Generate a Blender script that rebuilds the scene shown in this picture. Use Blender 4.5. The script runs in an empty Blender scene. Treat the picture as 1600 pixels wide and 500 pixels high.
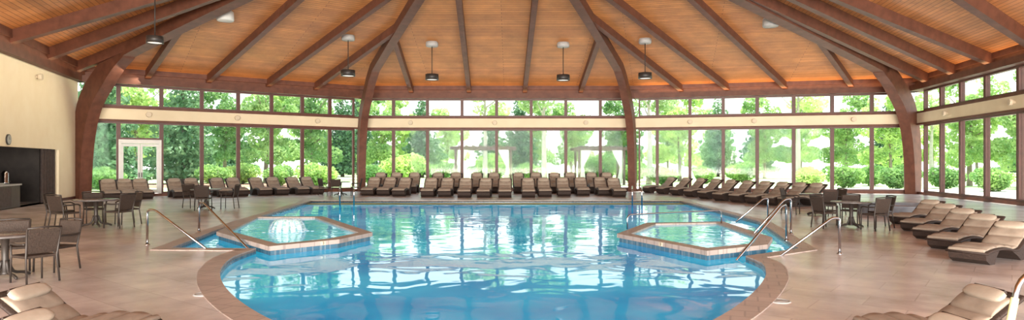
import bpy, bmesh, math, random
from mathutils import Vector, Matrix, geometry
random.seed(7)
SC = bpy.context.scene; COL = SC.collection
F = 1000.0; HY = 256.0; CX = 800.0; EH = 1.7
R = math.radians
def G(x, y, z=0.0):
    Z = (EH - z) * F / (y - HY)
    return Vector(((x - CX) / F * Z, Z, z))
def V(x, y, Z):
    return Vector(((x - CX) / F * Z, Z, EH - (y - HY) / F * Z))
def ray(x, y):
    return Vector(((x - CX) / F, 1, -(y - HY) / F))
EYE = Vector((0, 0, EH))
ORD = ['first', 'second', 'third', 'fourth', 'fifth', 'sixth', 'seventh', 'eighth', 'ninth', 'tenth', 'eleventh', 'twelfth', 'thirteenth', 'fourteenth', 'fifteenth', 'sixteenth', 'seventeenth']

# ------------------------------------------------------------------ materials
def base_mat(name):
    m = bpy.data.materials.new(name); m.use_nodes = True
    nt = m.node_tree
    return m, nt, nt.nodes['Principled BSDF']
def N(nt, t, **kw):
    n = nt.nodes.new(t)
    for k, v in kw.items(): setattr(n, k, v)
    return n
def c4(c): return (c[0], c[1], c[2], 1)
def noisy(name, c1, c2, scale=6, rough=.6, metal=0, bump=0, spec=.5):
    m, nt, b = base_mat(name)
    tc = N(nt, 'ShaderNodeTexCoord'); no = N(nt, 'ShaderNodeTexNoise')
    no.inputs['Scale'].default_value = scale; no.inputs['Detail'].default_value = 5
    nt.links.new(tc.outputs['Object'], no.inputs['Vector'])
    rp = N(nt, 'ShaderNodeValToRGB')
    rp.color_ramp.elements[0].position = .3; rp.color_ramp.elements[0].color = c4(c1)
    rp.color_ramp.elements[1].position = .7; rp.color_ramp.elements[1].color = c4(c2)
    nt.links.new(no.outputs['Fac'], rp.inputs['Fac'])
    nt.links.new(rp.outputs['Color'], b.inputs['Base Color'])
    b.inputs['Roughness'].default_value = rough; b.inputs['Metallic'].default_value = metal
    b.inputs['Specular IOR Level'].default_value = spec
    if bump:
        bp = N(nt, 'ShaderNodeBump'); bp.inputs['Strength'].default_value = bump; bp.inputs['Distance'].default_value = .02
        nt.links.new(no.outputs['Fac'], bp.inputs['Height']); nt.links.new(bp.outputs['Normal'], b.inputs['Normal'])
    return m
def bricks(name, c1, c2, cm, bw, rh, mortar, rough, coord='Object', rot=0, noise=.35, bump=.2, spec=.5, nscale=.9):
    m, nt, b = base_mat(name)
    tc = N(nt, 'ShaderNodeTexCoord'); mp = N(nt, 'ShaderNodeMapping'); mp.inputs['Rotation'].default_value = (0, 0, rot)
    br = N(nt, 'ShaderNodeTexBrick')
    br.inputs['Color1'].default_value = c4(c1); br.inputs['Color2'].default_value = c4(c2); br.inputs['Mortar'].default_value = c4(cm)
    br.inputs['Scale'].default_value = 1; br.inputs['Brick Width'].default_value = bw; br.inputs['Row Height'].default_value = rh
    br.inputs['Mortar Size'].default_value = mortar; br.inputs['Bias'].default_value = 0
    nt.links.new(tc.outputs[coord], mp.inputs['Vector']); nt.links.new(mp.outputs['Vector'], br.inputs['Vector'])
    no = N(nt, 'ShaderNodeTexNoise'); no.inputs['Scale'].default_value = nscale; no.inputs['Detail'].default_value = 7; no.inputs['Roughness'].default_value = .62
    nt.links.new(mp.outputs['Vector'], no.inputs['Vector'])
    mr = N(nt, 'ShaderNodeMapRange'); mr.inputs['From Min'].default_value = .3; mr.inputs['From Max'].default_value = .7
    mr.inputs['To Min'].default_value = 1 - noise; mr.inputs['To Max'].default_value = 1 + noise
    nt.links.new(no.outputs['Fac'], mr.inputs['Value'])
    vm = N(nt, 'ShaderNodeVectorMath', operation='SCALE')
    nt.links.new(br.outputs['Color'], vm.inputs[0]); nt.links.new(mr.outputs['Result'], vm.inputs['Scale'])
    nt.links.new(vm.outputs['Vector'], b.inputs['Base Color'])
    b.inputs['Roughness'].default_value = rough; b.inputs['Specular IOR Level'].default_value = spec
    if bump:
        bp = N(nt, 'ShaderNodeBump'); bp.inputs['Strength'].default_value = bump; bp.inputs['Distance'].default_value = .01; bp.invert = True
        nt.links.new(br.outputs['Fac'], bp.inputs['Height']); nt.links.new(bp.outputs['Normal'], b.inputs['Normal'])
    return m
def water_mat(name, deep, light, scale, strength, glow, rough=.03):
    m, nt, b = base_mat(name)
    tc = N(nt, 'ShaderNodeTexCoord')
    n1 = N(nt, 'ShaderNodeTexNoise'); n1.inputs['Scale'].default_value = scale; n1.inputs['Detail'].default_value = 1.8
    n1.inputs['Distortion'].default_value = .6
    n2 = N(nt, 'ShaderNodeTexNoise'); n2.inputs['Scale'].default_value = .28; n2.inputs['Detail'].default_value = 3
    nt.links.new(tc.outputs['Object'], n1.inputs['Vector']); nt.links.new(tc.outputs['Object'], n2.inputs['Vector'])
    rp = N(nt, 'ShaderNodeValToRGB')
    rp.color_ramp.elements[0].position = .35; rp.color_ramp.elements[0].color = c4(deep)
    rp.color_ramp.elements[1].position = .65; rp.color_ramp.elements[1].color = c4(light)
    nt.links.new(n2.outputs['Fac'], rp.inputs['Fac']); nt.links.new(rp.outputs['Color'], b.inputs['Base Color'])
    # emission added to brighten the water colour; no underwater lamps are modelled
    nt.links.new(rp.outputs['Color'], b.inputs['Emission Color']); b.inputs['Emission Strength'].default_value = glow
    b.inputs['Roughness'].default_value = rough; b.inputs['IOR'].default_value = 1.33
    bp = N(nt, 'ShaderNodeBump'); bp.inputs['Strength'].default_value = strength; bp.inputs['Distance'].default_value = .1
    nt.links.new(n1.outputs['Fac'], bp.inputs['Height']); nt.links.new(bp.outputs['Normal'], b.inputs['Normal'])
    return m
def leaf_mat(name, c1, c2, scale=1.5, trans=.5):
    m, nt, b = base_mat(name)
    tc = N(nt, 'ShaderNodeTexCoord'); no = N(nt, 'ShaderNodeTexNoise'); no.inputs['Scale'].default_value = scale; no.inputs['Detail'].default_value = 6
    nt.links.new(tc.outputs['Object'], no.inputs['Vector'])
    rp = N(nt, 'ShaderNodeValToRGB')
    rp.color_ramp.elements[0].position = .35; rp.color_ramp.elements[0].color = c4(c1)
    rp.color_ramp.elements[1].position = .65; rp.color_ramp.elements[1].color = c4(c2)
    nt.links.new(no.outputs['Fac'], rp.inputs['Fac'])
    oi = N(nt, 'ShaderNodeObjectInfo'); hs = N(nt, 'ShaderNodeHueSaturation')
    m1 = N(nt, 'ShaderNodeMapRange'); m1.inputs['To Min'].default_value = .47; m1.inputs['To Max'].default_value = .525
    m2 = N(nt, 'ShaderNodeMapRange'); m2.inputs['To Min'].default_value = 1.4; m2.inputs['To Max'].default_value = .65
    hs.inputs['Saturation'].default_value = .86
    nt.links.new(oi.outputs['Random'], m1.inputs['Value']); nt.links.new(oi.outputs['Random'], m2.inputs['Value'])
    nt.links.new(m1.outputs['Result'], hs.inputs['Hue']); nt.links.new(m2.outputs['Result'], hs.inputs['Value'])
    nt.links.new(rp.outputs['Color'], hs.inputs['Color'])
    nt.links.new(hs.outputs['Color'], b.inputs['Base Color'])
    b.inputs['Roughness'].default_value = .6
    tr = N(nt, 'ShaderNodeBsdfTranslucent'); nt.links.new(hs.outputs['Color'], tr.inputs['Color'])
    mx = N(nt, 'ShaderNodeMixShader'); mx.inputs[0].default_value = trans
    out = nt.nodes['Material Output']
    nt.links.new(b.outputs[0], mx.inputs[1]); nt.links.new(tr.outputs[0], mx.inputs[2]); nt.links.new(mx.outputs[0], out.inputs[0])
    return m
def glass_mat(name):
    m, nt, b = base_mat(name)
    tr = N(nt, 'ShaderNodeBsdfTransparent'); tr.inputs['Color'].default_value = (.97, 1, .98, 1)
    no = N(nt, 'ShaderNodeTexNoise'); no.inputs['Scale'].default_value = .5
    gl = N(nt, 'ShaderNodeBsdfGlossy'); gl.inputs['Roughness'].default_value = .02
    nt.links.new(no.outputs['Color'], gl.inputs['Color'])
    mx = N(nt, 'ShaderNodeMixShader'); mx.inputs[0].default_value = .006
    nt.links.new(tr.outputs[0], mx.inputs[1]); nt.links.new(gl.outputs[0], mx.inputs[2])
    nt.links.new(mx.outputs[0], nt.nodes['Material Output'].inputs[0])
    return m
def foam_mat(name, alpha):
    m, nt, b = base_mat(name)
    no = N(nt, 'ShaderNodeTexNoise'); no.inputs['Scale'].default_value = 9
    mr = N(nt, 'ShaderNodeMapRange'); mr.inputs['From Min'].default_value = .35; mr.inputs['From Max'].default_value = .65
    mr.inputs['To Min'].default_value = alpha - .25; mr.inputs['To Max'].default_value = alpha + .25
    nt.links.new(no.outputs['Fac'], mr.inputs['Value']); nt.links.new(mr.outputs['Result'], b.inputs['Alpha'])
    b.inputs['Base Color'].default_value = (.78, .89, .94, 1); b.inputs['Roughness'].default_value = .3
    return m

M = {}
M['plank'] = bricks('ceiling planks', (.60, .245, .075), (.47, .178, .053), (.20, .07, .025), 9.0, .19, .012, .55, 'UV', 0, .24, .3, .4)
M['beam'] = noisy('red brown glulam', (.095, .036, .022), (.155, .058, .035), 3, .55, 0, .1, .3)
M['mull'] = noisy('red brown window frame', (.08, .028, .02), (.11, .038, .027), 4, .5)
M['plaster'] = noisy('cream plaster', (.86, .73, .51), (.90, .78, .57), 1.5, .8)
M['band'] = noisy('beige band plaster', (.70, .59, .41), (.75, .64, .455), 1.5, .8)
M['deck'] = bricks('stone deck', (.58, .505, .475), (.495, .425, .40), (.44, .38, .355), .95, .62, .008, .26, 'Object', R(38), .34, .08, .5, .8)
M['coping'] = bricks('brown coping', (.43, .345, .305), (.37, .29, .255), (.29, .23, .205), .3, .3, .012, .42, 'Object', R(20), .2, .2)
M['tile'] = bricks('blue pool tile', (.05, .12, .18), (.07, .15, .21), (.15, .2, .24), .15, .15, .01, .2, 'Object', 0, .2, 0)
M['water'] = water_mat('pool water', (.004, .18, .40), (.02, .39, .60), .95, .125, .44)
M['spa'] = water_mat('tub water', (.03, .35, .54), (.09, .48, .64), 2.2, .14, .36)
M['foam'] = foam_mat('white foam', .42)
M['cush'] = noisy('tan cushion', (.235, .182, .14), (.30, .238, .186), 8, .85, 0, .15)
M['pillow'] = noisy('pale pillow', (.32, .26, .20), (.38, .31, .245), 8, .85, 0, .15)
M['wicker'] = noisy('dark wicker', (.026, .017, .014), (.05, .032, .026), 40, .6, 0, .4, .25)
M['weave'] = noisy('dark woven seat', (.03, .02, .016), (.052, .036, .028), 45, .65, 0, .4, .2)
M['dmetal'] = noisy('dark metal', (.024, .018, .015), (.04, .03, .025), 10, .5, .2)
M['stone'] = noisy('stone table top', (.09, .08, .08), (.15, .135, .13), 9, .2)
M['chrome'] = noisy('polished steel', (.46, .46, .48), (.58, .58, .60), 3, .15, 1)
M['white'] = noisy('white paint', (.64, .64, .61), (.72, .72, .69), 5, .5)
M['grey'] = noisy('warm grey metal', (.35, .34, .33), (.44, .43, .42), 8, .5)
M['black'] = noisy('dark cabinet', (.022, .017, .015), (.038, .03, .026), 6, .5)
M['alcove'] = noisy('brown alcove', (.035, .027, .024), (.055, .043, .037), 3, .7)
M['cabinet'] = noisy('brown cabinet', (.06, .042, .034), (.09, .062, .05), 4, .5)
M['sconce'] = noisy('beige sconce', (.58, .48, .34), (.64, .54, .40), 8, .6)
M['curtaind'] = noisy('dark curtain', (.06, .043, .04), (.095, .07, .062), 9, .8)
M['curtainw'] = noisy('white curtain', (.66, .65, .61), (.78, .77, .73), 6, .8)
M['post'] = noisy('dark brown timber', (.075, .053, .042), (.125, .09, .07), 4, .8)
M['yellow'] = noisy('yellow green sleeve', (.66, .66, .30), (.74, .73, .40), 6, .6)
M['glass'] = glass_mat('window glass')
M['trunk'] = noisy('bark', (.17, .13, .105), (.30, .24, .20), 3, .9)
M['ptrunk'] = noisy('pale bark', (.35, .31, .28), (.48, .43, .39), 3, .9)
M['leafA'] = leaf_mat('green leaves', (.14, .33, .065), (.44, .61, .19), .8)
M['leafB'] = leaf_mat('evergreen needles', (.05, .16, .065), (.15, .31, .13), .9, .4)
M['leafC'] = leaf_mat('pale leaves', (.36, .54, .18), (.60, .73, .34), .9, .55)
M['leafS'] = leaf_mat('shrub leaves', (.11, .30, .05), (.36, .57, .12), 2.0)
M['lawn'] = noisy('sunlit lawn', (.34, .48, .19), (.56, .61, .34), .25, .9)
M['patio'] = noisy('pale patio', (.58, .54, .50), (.68, .64, .60), .8, .8)
M['mulch'] = noisy('red mulch', (.26, .13, .09), (.36, .20, .14), 1.5, .9)
M['planter'] = noisy('grey stone', (.16, .17, .20), (.24, .25, .28), 5, .7)
def emit(name, col, s):
    m, nt, b = base_mat(name)
    no = N(nt, 'ShaderNodeTexNoise'); no.inputs['Scale'].default_value = 4
    mr = N(nt, 'ShaderNodeMapRange'); mr.inputs['To Min'].default_value = s * .9; mr.inputs['To Max'].default_value = s * 1.1
    nt.links.new(no.outputs['Fac'], mr.inputs['Value']); nt.links.new(mr.outputs['Result'], b.inputs['Emission Strength'])
    b.inputs['Emission Color'].default_value = c4(col); b.inputs['Base Color'].default_value = c4(col)
    return m
M['diff'] = emit('lamp diffuser', (1, .93, .8), .8)

# ------------------------------------------------------------------ mesh builder
class MB:
    def __init__(s): s.v = []; s.f = []; s.sm = []
    def add(s, vs, fs, smooth=False):
        o = len(s.v); s.v += [Vector(v) for v in vs]
        for f in fs: s.f.append([i + o for i in f]); s.sm.append(smooth)
        return s
    def box(s, c, d, rz=0, rx=0):
        c = Vector(c); m = Matrix.Rotation(rz, 3, 'Z') @ Matrix.Rotation(rx, 3, 'X')
        vs = [c + m @ Vector((sx * d[0] / 2, sy * d[1] / 2, sz * d[2] / 2)) for sz in (-1, 1) for sy in (-1, 1) for sx in (-1, 1)]
        return s.add(vs, [(0, 2, 3, 1), (4, 5, 7, 6), (0, 1, 5, 4), (2, 6, 7, 3), (0, 4, 6, 2), (1, 3, 7, 5)])
    def wallbox(s, A, B, z0, z1, t0, t1):
        A = Vector(A[:2]); B = Vector(B[:2]); u = (B - A).normalized(); n = Vector((-u.y, u.x))
        if n.dot(Vector((0, 18)) - (A + B) / 2) < 0: n = -n
        vs = []
        for z in (z0, z1):
            for p, t in ((A, t0), (B, t0), (B, t1), (A, t1)):
                q = p + n * t; vs.append((q.x, q.y, z))
        return s.add(vs, [(0, 1, 2, 3), (4, 7, 6, 5), (0, 4, 5, 1), (1, 5, 6, 2), (2, 6, 7, 3), (3, 7, 4, 0)])
    def sweep(s, pts, w, h, side):
        pts = [Vector(p) for p in pts]; side = Vector(side).normalized(); vs = []; fs = []
        for i, p in enumerate(pts):
            t = (pts[min(i + 1, len(pts) - 1)] - pts[max(i - 1, 0)]).normalized(); up = side.cross(t).normalized()
            hh = h[i] if isinstance(h, list) else h
            for a, b in ((-1, -1), (1, -1), (1, 1), (-1, 1)): vs.append(p + side * a * w / 2 + up * b * hh / 2)
        n = len(pts)
        for i in range(n - 1):
            for k in range(4):
                a = i * 4 + k; b = i * 4 + (k + 1) % 4; fs.append((a, b, b + 4, a + 4))
        fs.append((3, 2, 1, 0)); fs.append(tuple(range((n - 1) * 4, n * 4)))
        return s.add(vs, fs)
    def tube(s, pts, r, n=8):
        pts = [Vector(p) for p in pts]; vs = []; fs = []; L = len(pts)
        rs = r if isinstance(r, (list, tuple)) else [r] * L
        ref = None
        for i, p in enumerate(pts):
            t = (pts[min(i + 1, L - 1)] - pts[max(i - 1, 0)]).normalized()
            if ref is None: ref = Vector((0, 0, 1)) if abs(t.z) < .9 else Vector((1, 0, 0))
            a = t.cross(ref)
            if a.length < 1e-4: a = t.cross(Vector((.3, 1, .2)))
            a.normalize(); b = t.cross(a).normalized(); ref = a.cross(t)
            for k in range(n):
                an = 2 * math.pi * k / n; vs.append(p + (a * math.cos(an) + b * math.sin(an)) * rs[i])
        for i in range(L - 1):
            for k in range(n):
                a = i * n + k; b = i * n + (k + 1) % n; fs.append((a, b, b + n, a + n))
        s.add(vs, fs, True)
        o = len(s.v) - len(vs)
        s.f.append([o + k for k in range(n)][::-1]); s.sm.append(False)
        s.f.append([o + (L - 1) * n + k for k in range(n)]); s.sm.append(False)
        return s
    def lathe(s, prof, c=(0, 0, 0), n=24):
        c = Vector(c); vs = []; fs = []
        for r, z in prof:
            for k in range(n):
                a = 2 * math.pi * k / n; vs.append(c + Vector((r * math.cos(a), r * math.sin(a), z)))
        for i in range(len(prof) - 1):
            for k in range(n):
                a = i * n + k; b = i * n + (k + 1) % n; fs.append((a, b, b + n, a + n))
        return s.add(vs, fs, True)
    def prism(s, poly, vec):
        poly = [Vector(p) for p in poly]; vec = Vector(vec); n = len(poly)
        vs = poly + [p + vec for p in poly]
        fs = [tuple(range(n))[::-1], tuple(range(n, 2 * n))] + [(i, (i + 1) % n, n + (i + 1) % n, n + i) for i in range(n)]
        return s.add(vs, fs)
    def ellipsoid(s, c, r, n=14, m=9, p=1.0):
        c = Vector(c); vs = []; fs = []
        def pw(x): return math.copysign(abs(x) ** p, x)
        for i in range(m + 1):
            th = -math.pi / 2 + math.pi * i / m
            for k in range(n):
                ph = 2 * math.pi * k / n
                vs.append(c + Vector((r[0] * pw(math.cos(th)) * pw(math.cos(ph)), r[1] * pw(math.cos(th)) * pw(math.sin(ph)), r[2] * pw(math.sin(th)))))
        for i in range(m):
            for k in range(n):
                a = i * n + k; b = i * n + (k + 1) % n; fs.append((a, b, b + n, a + n))
        return s.add(vs, fs, True)
    def build(s, name, mat, parent=None, bevel=0, fixn=True):
        me = bpy.data.meshes.new(name); me.from_pydata([tuple(v) for v in s.v], [], s.f); me.update()
        me.polygons.foreach_set('use_smooth', s.sm)
        if fixn:
            bm = bmesh.new(); bm.from_mesh(me); bmesh.ops.recalc_face_normals(bm, faces=bm.faces); bm.to_mesh(me); bm.free()
        me.materials.append(mat)
        o = bpy.data.objects.new(name, me); COL.objects.link(o)
        if parent: o.parent = parent
        if bevel:
            b = o.modifiers.new('bevel', 'BEVEL'); b.width = bevel; b.segments = 2; b.limit_method = 'ANGLE'
        return o
def tag(o, label, cat, group=None):
    o['label'] = label; o['category'] = cat
    if group: o['group'] = group
    return o
def struct(o): o['kind'] = 'structure'; return o
def empty(name, loc=(0, 0, 0), rz=0, scale=1):
    o = bpy.data.objects.new(name, None); COL.objects.link(o); o.empty_display_size = .2
    o.location = loc; o.rotation_euler = (0, 0, rz); o.scale = (scale,) * 3
    return o
def copy_tree(o, parent=None):
    c = o.copy(); COL.objects.link(c); c.parent = parent
    for ch in list(o.children): copy_tree(ch, c)
    return c
class Proto:
    def __init__(s, root): s.root = root; s.used = False
    def put(s, loc, rz, scale, label, cat, group):
        o = s.root if not s.used else copy_tree(s.root)
        s.used = True
        o.location = loc; o.rotation_euler = (0, 0, rz)
        o.scale = (scale,) * 3 if not isinstance(scale, (tuple, list)) else scale
        tag(o, label, cat, group); return o
def catmull(P, n=6, closed=False):
    P = [Vector(p) for p in P]; L = len(P); out = []
    for i in range(L if closed else L - 1):
        if closed: a, b, c, d = P[i - 1], P[i], P[(i + 1) % L], P[(i + 2) % L]
        else: a, b, c, d = P[max(i - 1, 0)], P[i], P[i + 1], P[min(i + 2, L - 1)]
        for k in range(n):
            t = k / n
            out.append(.5 * ((2 * b) + (c - a) * t + (2 * a - 5 * b + 4 * c - d) * t * t + (3 * b - a - 3 * c + d) * t ** 3))
    if not closed: out.append(P[-1])
    return out
def offset_poly(P, d):
    P = [Vector((p[0], p[1])) for p in P]; n = len(P)
    area = sum(P[i].x * P[(i + 1) % n].y - P[(i + 1) % n].x * P[i].y for i in range(n)) / 2
    s = 1 if area > 0 else -1; out = []
    for i in range(n):
        a, b, c = P[i - 1], P[i], P[(i + 1) % n]
        e1 = (b - a).normalized(); e2 = (c - b).normalized()
        n1 = Vector((e1.y, -e1.x)) * s; n2 = Vector((e2.y, -e2.x)) * s
        m = n1 + n2
        if m.length < 1e-3: m = n1
        m.normalize(); k = max(.5, m.dot(n1))
        out.append(b + m * d / k)
    return out
def fill(polys, z):
    tri = geometry.tessellate_polygon([[Vector((p[0], p[1], 0)) for p in P] for P in polys])
    vs = [Vector((p[0], p[1], z)) for P in polys for p in P]
    mb = MB(); fs = []
    for t in tri:
        a, b, c = [vs[i] for i in t]
        if (b - a).cross(c - a).z < 0: t = (t[0], t[2], t[1])
        fs.append(tuple(t))
    mb.add(vs, fs); return mb
def ring(mb, P, Q, zp, zq):
    n = len(P); vs = [(p[0], p[1], zp) for p in P] + [(q[0], q[1], zq) for q in Q]
    return mb.add(vs, [(i, (i + 1) % n, n + (i + 1) % n, n + i) for i in range(n)])

# ------------------------------------------------------------------ room plan
L1 = Vector((-21.5, 31.7)); L2 = Vector((-9.5, 40)); R2 = Vector((7.6, 40)); R1 = Vector((22.9, 36.3))
L0 = L1 + Vector((2.9, -8.5)) * (27.7 / 8.5); R0 = R1 + Vector((-2.1, -10.6)) * (32.3 / 10.6)
APEX = Vector((-.46, 20, 11.1)); EZ = 6.5
def onwall(A, B, px):
    k = (px - CX) / F
    d = B - A; t = (k * A.y - A.x) / (d.x - k * d.y); return A + d * t
wn = [0]; tn = [0]
def frame_window(A, B, z0, z1, fw=.095, pane=True):
    wn[0] += 1
    u = (B - A).normalized(); f = MB()
    f.wallbox(A, A + u * fw, z0, z1, -.1, .1); f.wallbox(B - u * fw, B, z0, z1, -.1, .1)
    f.wallbox(A + u * fw, B - u * fw, z0, z0 + fw, -.1, .1); f.wallbox(A + u * fw, B - u * fw, z1 - fw, z1, -.1, .1)
    o = struct(f.build('window_%d' % wn[0], M['mull']))
    if pane: MB().wallbox(A + u * fw, B - u * fw, z0 + fw, z1 - fw, -.012, .012).build('pane', M['glass'], o)
    return o
def trim(mb, mat=None):
    tn[0] += 1
    return struct(mb.build('trim_%d' % tn[0], mat or M['beam']))
ZF0, ZF1, ZC = 3.86, 4.62, 5.75
def section(name, A, B, pxs):
    struct(MB().wallbox(A, B, ZF0 + .1, ZF1 - .1, -.16, .16).build(name, M['band']))
    t = MB(); t.wallbox(A, B, 0, .14, -.14, .14); trim(t)
    t = MB(); t.wallbox(A, B, ZF0, ZF0 + .1, -.18, .2); t.wallbox(A, B, ZF1 - .1, ZF1, -.18, .2); trim(t)
    t = MB(); t.wallbox(A, B, ZC, ZC + .3, -.2, .55); t.wallbox(A, B, ZC + .3, EZ - .15, -.2, .05); trim(t)
    t = MB(); t.wallbox(A, B, EZ - .2, EZ + .12, -.3, .25); trim(t)
    pts = [onwall(A, B, p) for p in pxs]
    return pts
ptsC = section('wall_back', L2, R2, [567, 615, 668, 722, 776, 830, 884, 938, 986])
ptsL = section('wall_left_back', L1, L2, [132, 185, 252, 315, 372, 424, 472, 515, 553])
ptsR = section('wall_right_back', R2, R1, [998, 1027, 1078, 1130, 1183, 1240, 1300, 1362, 1416])
pxW = [1446, 1472, 1503, 1542, 1594, 1662, 1750]
ptsW = section('wall_right', R1, R0, pxW)
for pts in (ptsC, ptsL, ptsR, ptsW):
    for i in range(len(pts) - 1):
        a, b = pts[i], pts[i + 1]
        frame_window(a, b, ZF1, ZC)
        if pts is ptsL and i == 1: frame_window(a, b, 2.95, ZF0)
        else: frame_window(a, b, .14, ZF0)
# patio door in second left bay
a, b = ptsL[1], ptsL[2]; u = (b - a).normalized()
d = MB(); d.wallbox(a, a + u * .12, .14, 2.95, -.1, .1); d.wallbox(b - u * .12, b, .14, 2.95, -.1, .1); d.wallbox(a + u * .12, b - u * .12, 2.75, 2.95, -.1, .1)
door = struct(d.build('door_1', M['white']))
mid = (a + b) / 2
for (p, q, s) in ((a + u * .12, mid - u * .01, 1), (mid + u * .01, b - u * .12, -1)):
    lf = MB(); lf.wallbox(p, p + u * .1, .16, 2.73, -.05, .05); lf.wallbox(q - u * .1, q, .16, 2.73, -.05, .05)
    lf.wallbox(p + u * .1, q - u * .1, .16, .36, -.05, .05); lf.wallbox(p + u * .1, q - u * .1, 2.6, 2.73, -.05, .05)
    leaf = lf.build('door_leaf', M['white'], door)
    MB().wallbox(p + u * .1, q - u * .1, .36, 2.6, -.01, .01).build('pane', M['glass'], leaf)
    hp = (q - u * .05) if s == 1 else (p + u * .05)
    MB().wallbox(hp - u * .02, hp + u * .02, 1.0, 1.25, .05, .1).build('door_handle', M['dmetal'], leaf)

# left plaster wall with bar opening
OP = onwall(L1, L0, 92); OPE = onwall(L1, L0, -160); OZ = 2.35
w = MB(); w.wallbox(L1, OP, 0, ZC, -.25, 0); w.wallbox(OP, OPE, OZ, ZC, -.25, 0); w.wallbox(OPE, L0, 0, ZC, -.25, 0)
struct(w.build('wall_left', M['plaster']))
t = MB(); t.wallbox(L1, L0, ZC, EZ - .15, -.25, .3); trim(t)
t = MB(); t.wallbox(L1, L0, EZ - .2, EZ + .12, -.3, .4); trim(t)
r = MB(); r.wallbox(OP, OPE, 0, OZ + .3, -2.6, -2.5)
ul = (L0 - L1).normalized()
r.wallbox(OP - ul * .1, OP, 0, OZ + .3, -2.6, -.25); r.wallbox(OPE, OPE + ul * .1, 0, OZ + .3, -2.6, -.25); r.wallbox(OP, OPE, OZ + .25, OZ + .3, -2.5, -.25)
struct(r.build('wall_alcove', M['alcove']))
struct(MB().wallbox(OP, OPE, -.06, 0.0, -2.5, 0).build('floor_alcove', M['deck']))
t = MB(); t.wallbox(L1, OP, 0, .12, 0, .03); t.wallbox(OPE, L0, 0, .12, 0, .03)
struct(t.build('baseboard_left', M['mull']))

# roof: sloping planked planes meeting along the hips, each with a short eave beyond the wall
def v3(p, z=EZ): return Vector((p.x, p.y, z))
TRI = {'C': (L2, R2), 'L': (L1, L2), 'R': (R2, R1), 'W': (L0, L1), 'E': (R1, R0)}
cn = 0
def roof_piece(P, a, u, vv):
    global cn
    me = bpy.data.meshes.new('ceiling'); me.from_pydata([tuple(p) for p in P], [], [tuple(range(len(P)))]); me.update()
    uv = me.uv_layers.new(name='UVMap')
    for li, lp in enumerate(me.loops):
        q = P[lp.vertex_index] - a; uv.data[li].uv = (q.dot(u), q.dot(vv))
    me.materials.append(M['plank'])
    o = bpy.data.objects.new('ceiling' if cn == 0 else 'ceiling_%d' % cn, me); COL.objects.link(o); struct(o); cn += 1
for k, (A, B) in list(TRI.items()) + [('B', (R0, L0))]:
    a, b = v3(A), v3(B); u = (b - a).normalized()
    nrm = u.cross(APEX - a).normalized(); vv = nrm.cross(u)
    out = -vv * (.6 if k != 'B' else 6.0)
    if k == 'B': out.z = 0
    if k == 'B': roof_piece([a, b, APEX], a, u, vv); roof_piece([a, a + out, b + out, b], a, u, vv)
    else: roof_piece([a + out, b + out, b, APEX, a], a, u, vv)
def plane_hit(k, x, y):
    A, B = TRI[k]; a, b = v3(A), v3(B); n = (b - a).cross(APEX - a).normalized(); d = ray(x, y)
    t = (a - EYE).dot(n) / d.dot(n); return EYE + d * t
def roof_hit(x, y):
    for k, (A, B) in TRI.items():
        h = geometry.intersect_ray_tri(v3(A), v3(B), APEX, ray(x, y), EYE, True)
        if h is not None: return h
    return None
def rafter(k, bx, dx, dy, w=.26, h=.45):
    A, B = TRI[k]; e = onwall(A, B, bx); P = v3(e); Q = plane_hit(k, dx, dy)
    p2 = Vector((P.x, P.y)); dr = Vector((Q.x - P.x, Q.y - P.y)); ap = Vector((APEX.x, APEX.y)); best = None
    for C in (A, B):
        e2 = ap - C; den = dr.x * e2.y - dr.y * e2.x
        if abs(den) < 1e-6: continue
        c = C - p2; t = (c.x * e2.y - c.y * e2.x) / den; s_ = (c.x * dr.y - c.y * dr.x) / den
        if t > .02 and -.01 <= s_ <= 1.01 and (best is None or t < best): best = t
    if best is None: best = 1.0
    E = P + (Q - P) * best
    n = (v3(B) - v3(A)).cross(APEX - v3(A)).normalized()
    if n.z > 0: n = -n
    off = n * (h / 2 - .06)
    side = (E - P).cross(n).normalized()
    mb = MB(); mb.sweep([P + off, E + off], w, h, side); trim(mb)
for a_ in [('C', 643, 621, 68), ('C', 733, 719, 10), ('C', 820, 834, 10), ('C', 907, 930, 70),
           ('L', 230, 280, 38), ('L', 325, 455, 0), ('L', 418, 588, 0), ('L', 492, 603, 50),
           ('R', 1065, 978, 65), ('R', 1137, 968, 0), ('R', 1227, 1092, 0), ('R', 1330, 1277, 52)]: rafter(*a_)
for a_ in [('W', 112, 230, 52), ('W', 66, 285, 0), ('W', 5, 190, 0), ('E', 1452, 1395, 90), ('E', 1494, 1285, 5), ('E', 1552, 1347, 0), ('E', 1625, 1530, 0)]: rafter(*a_, .36, .5)
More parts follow.
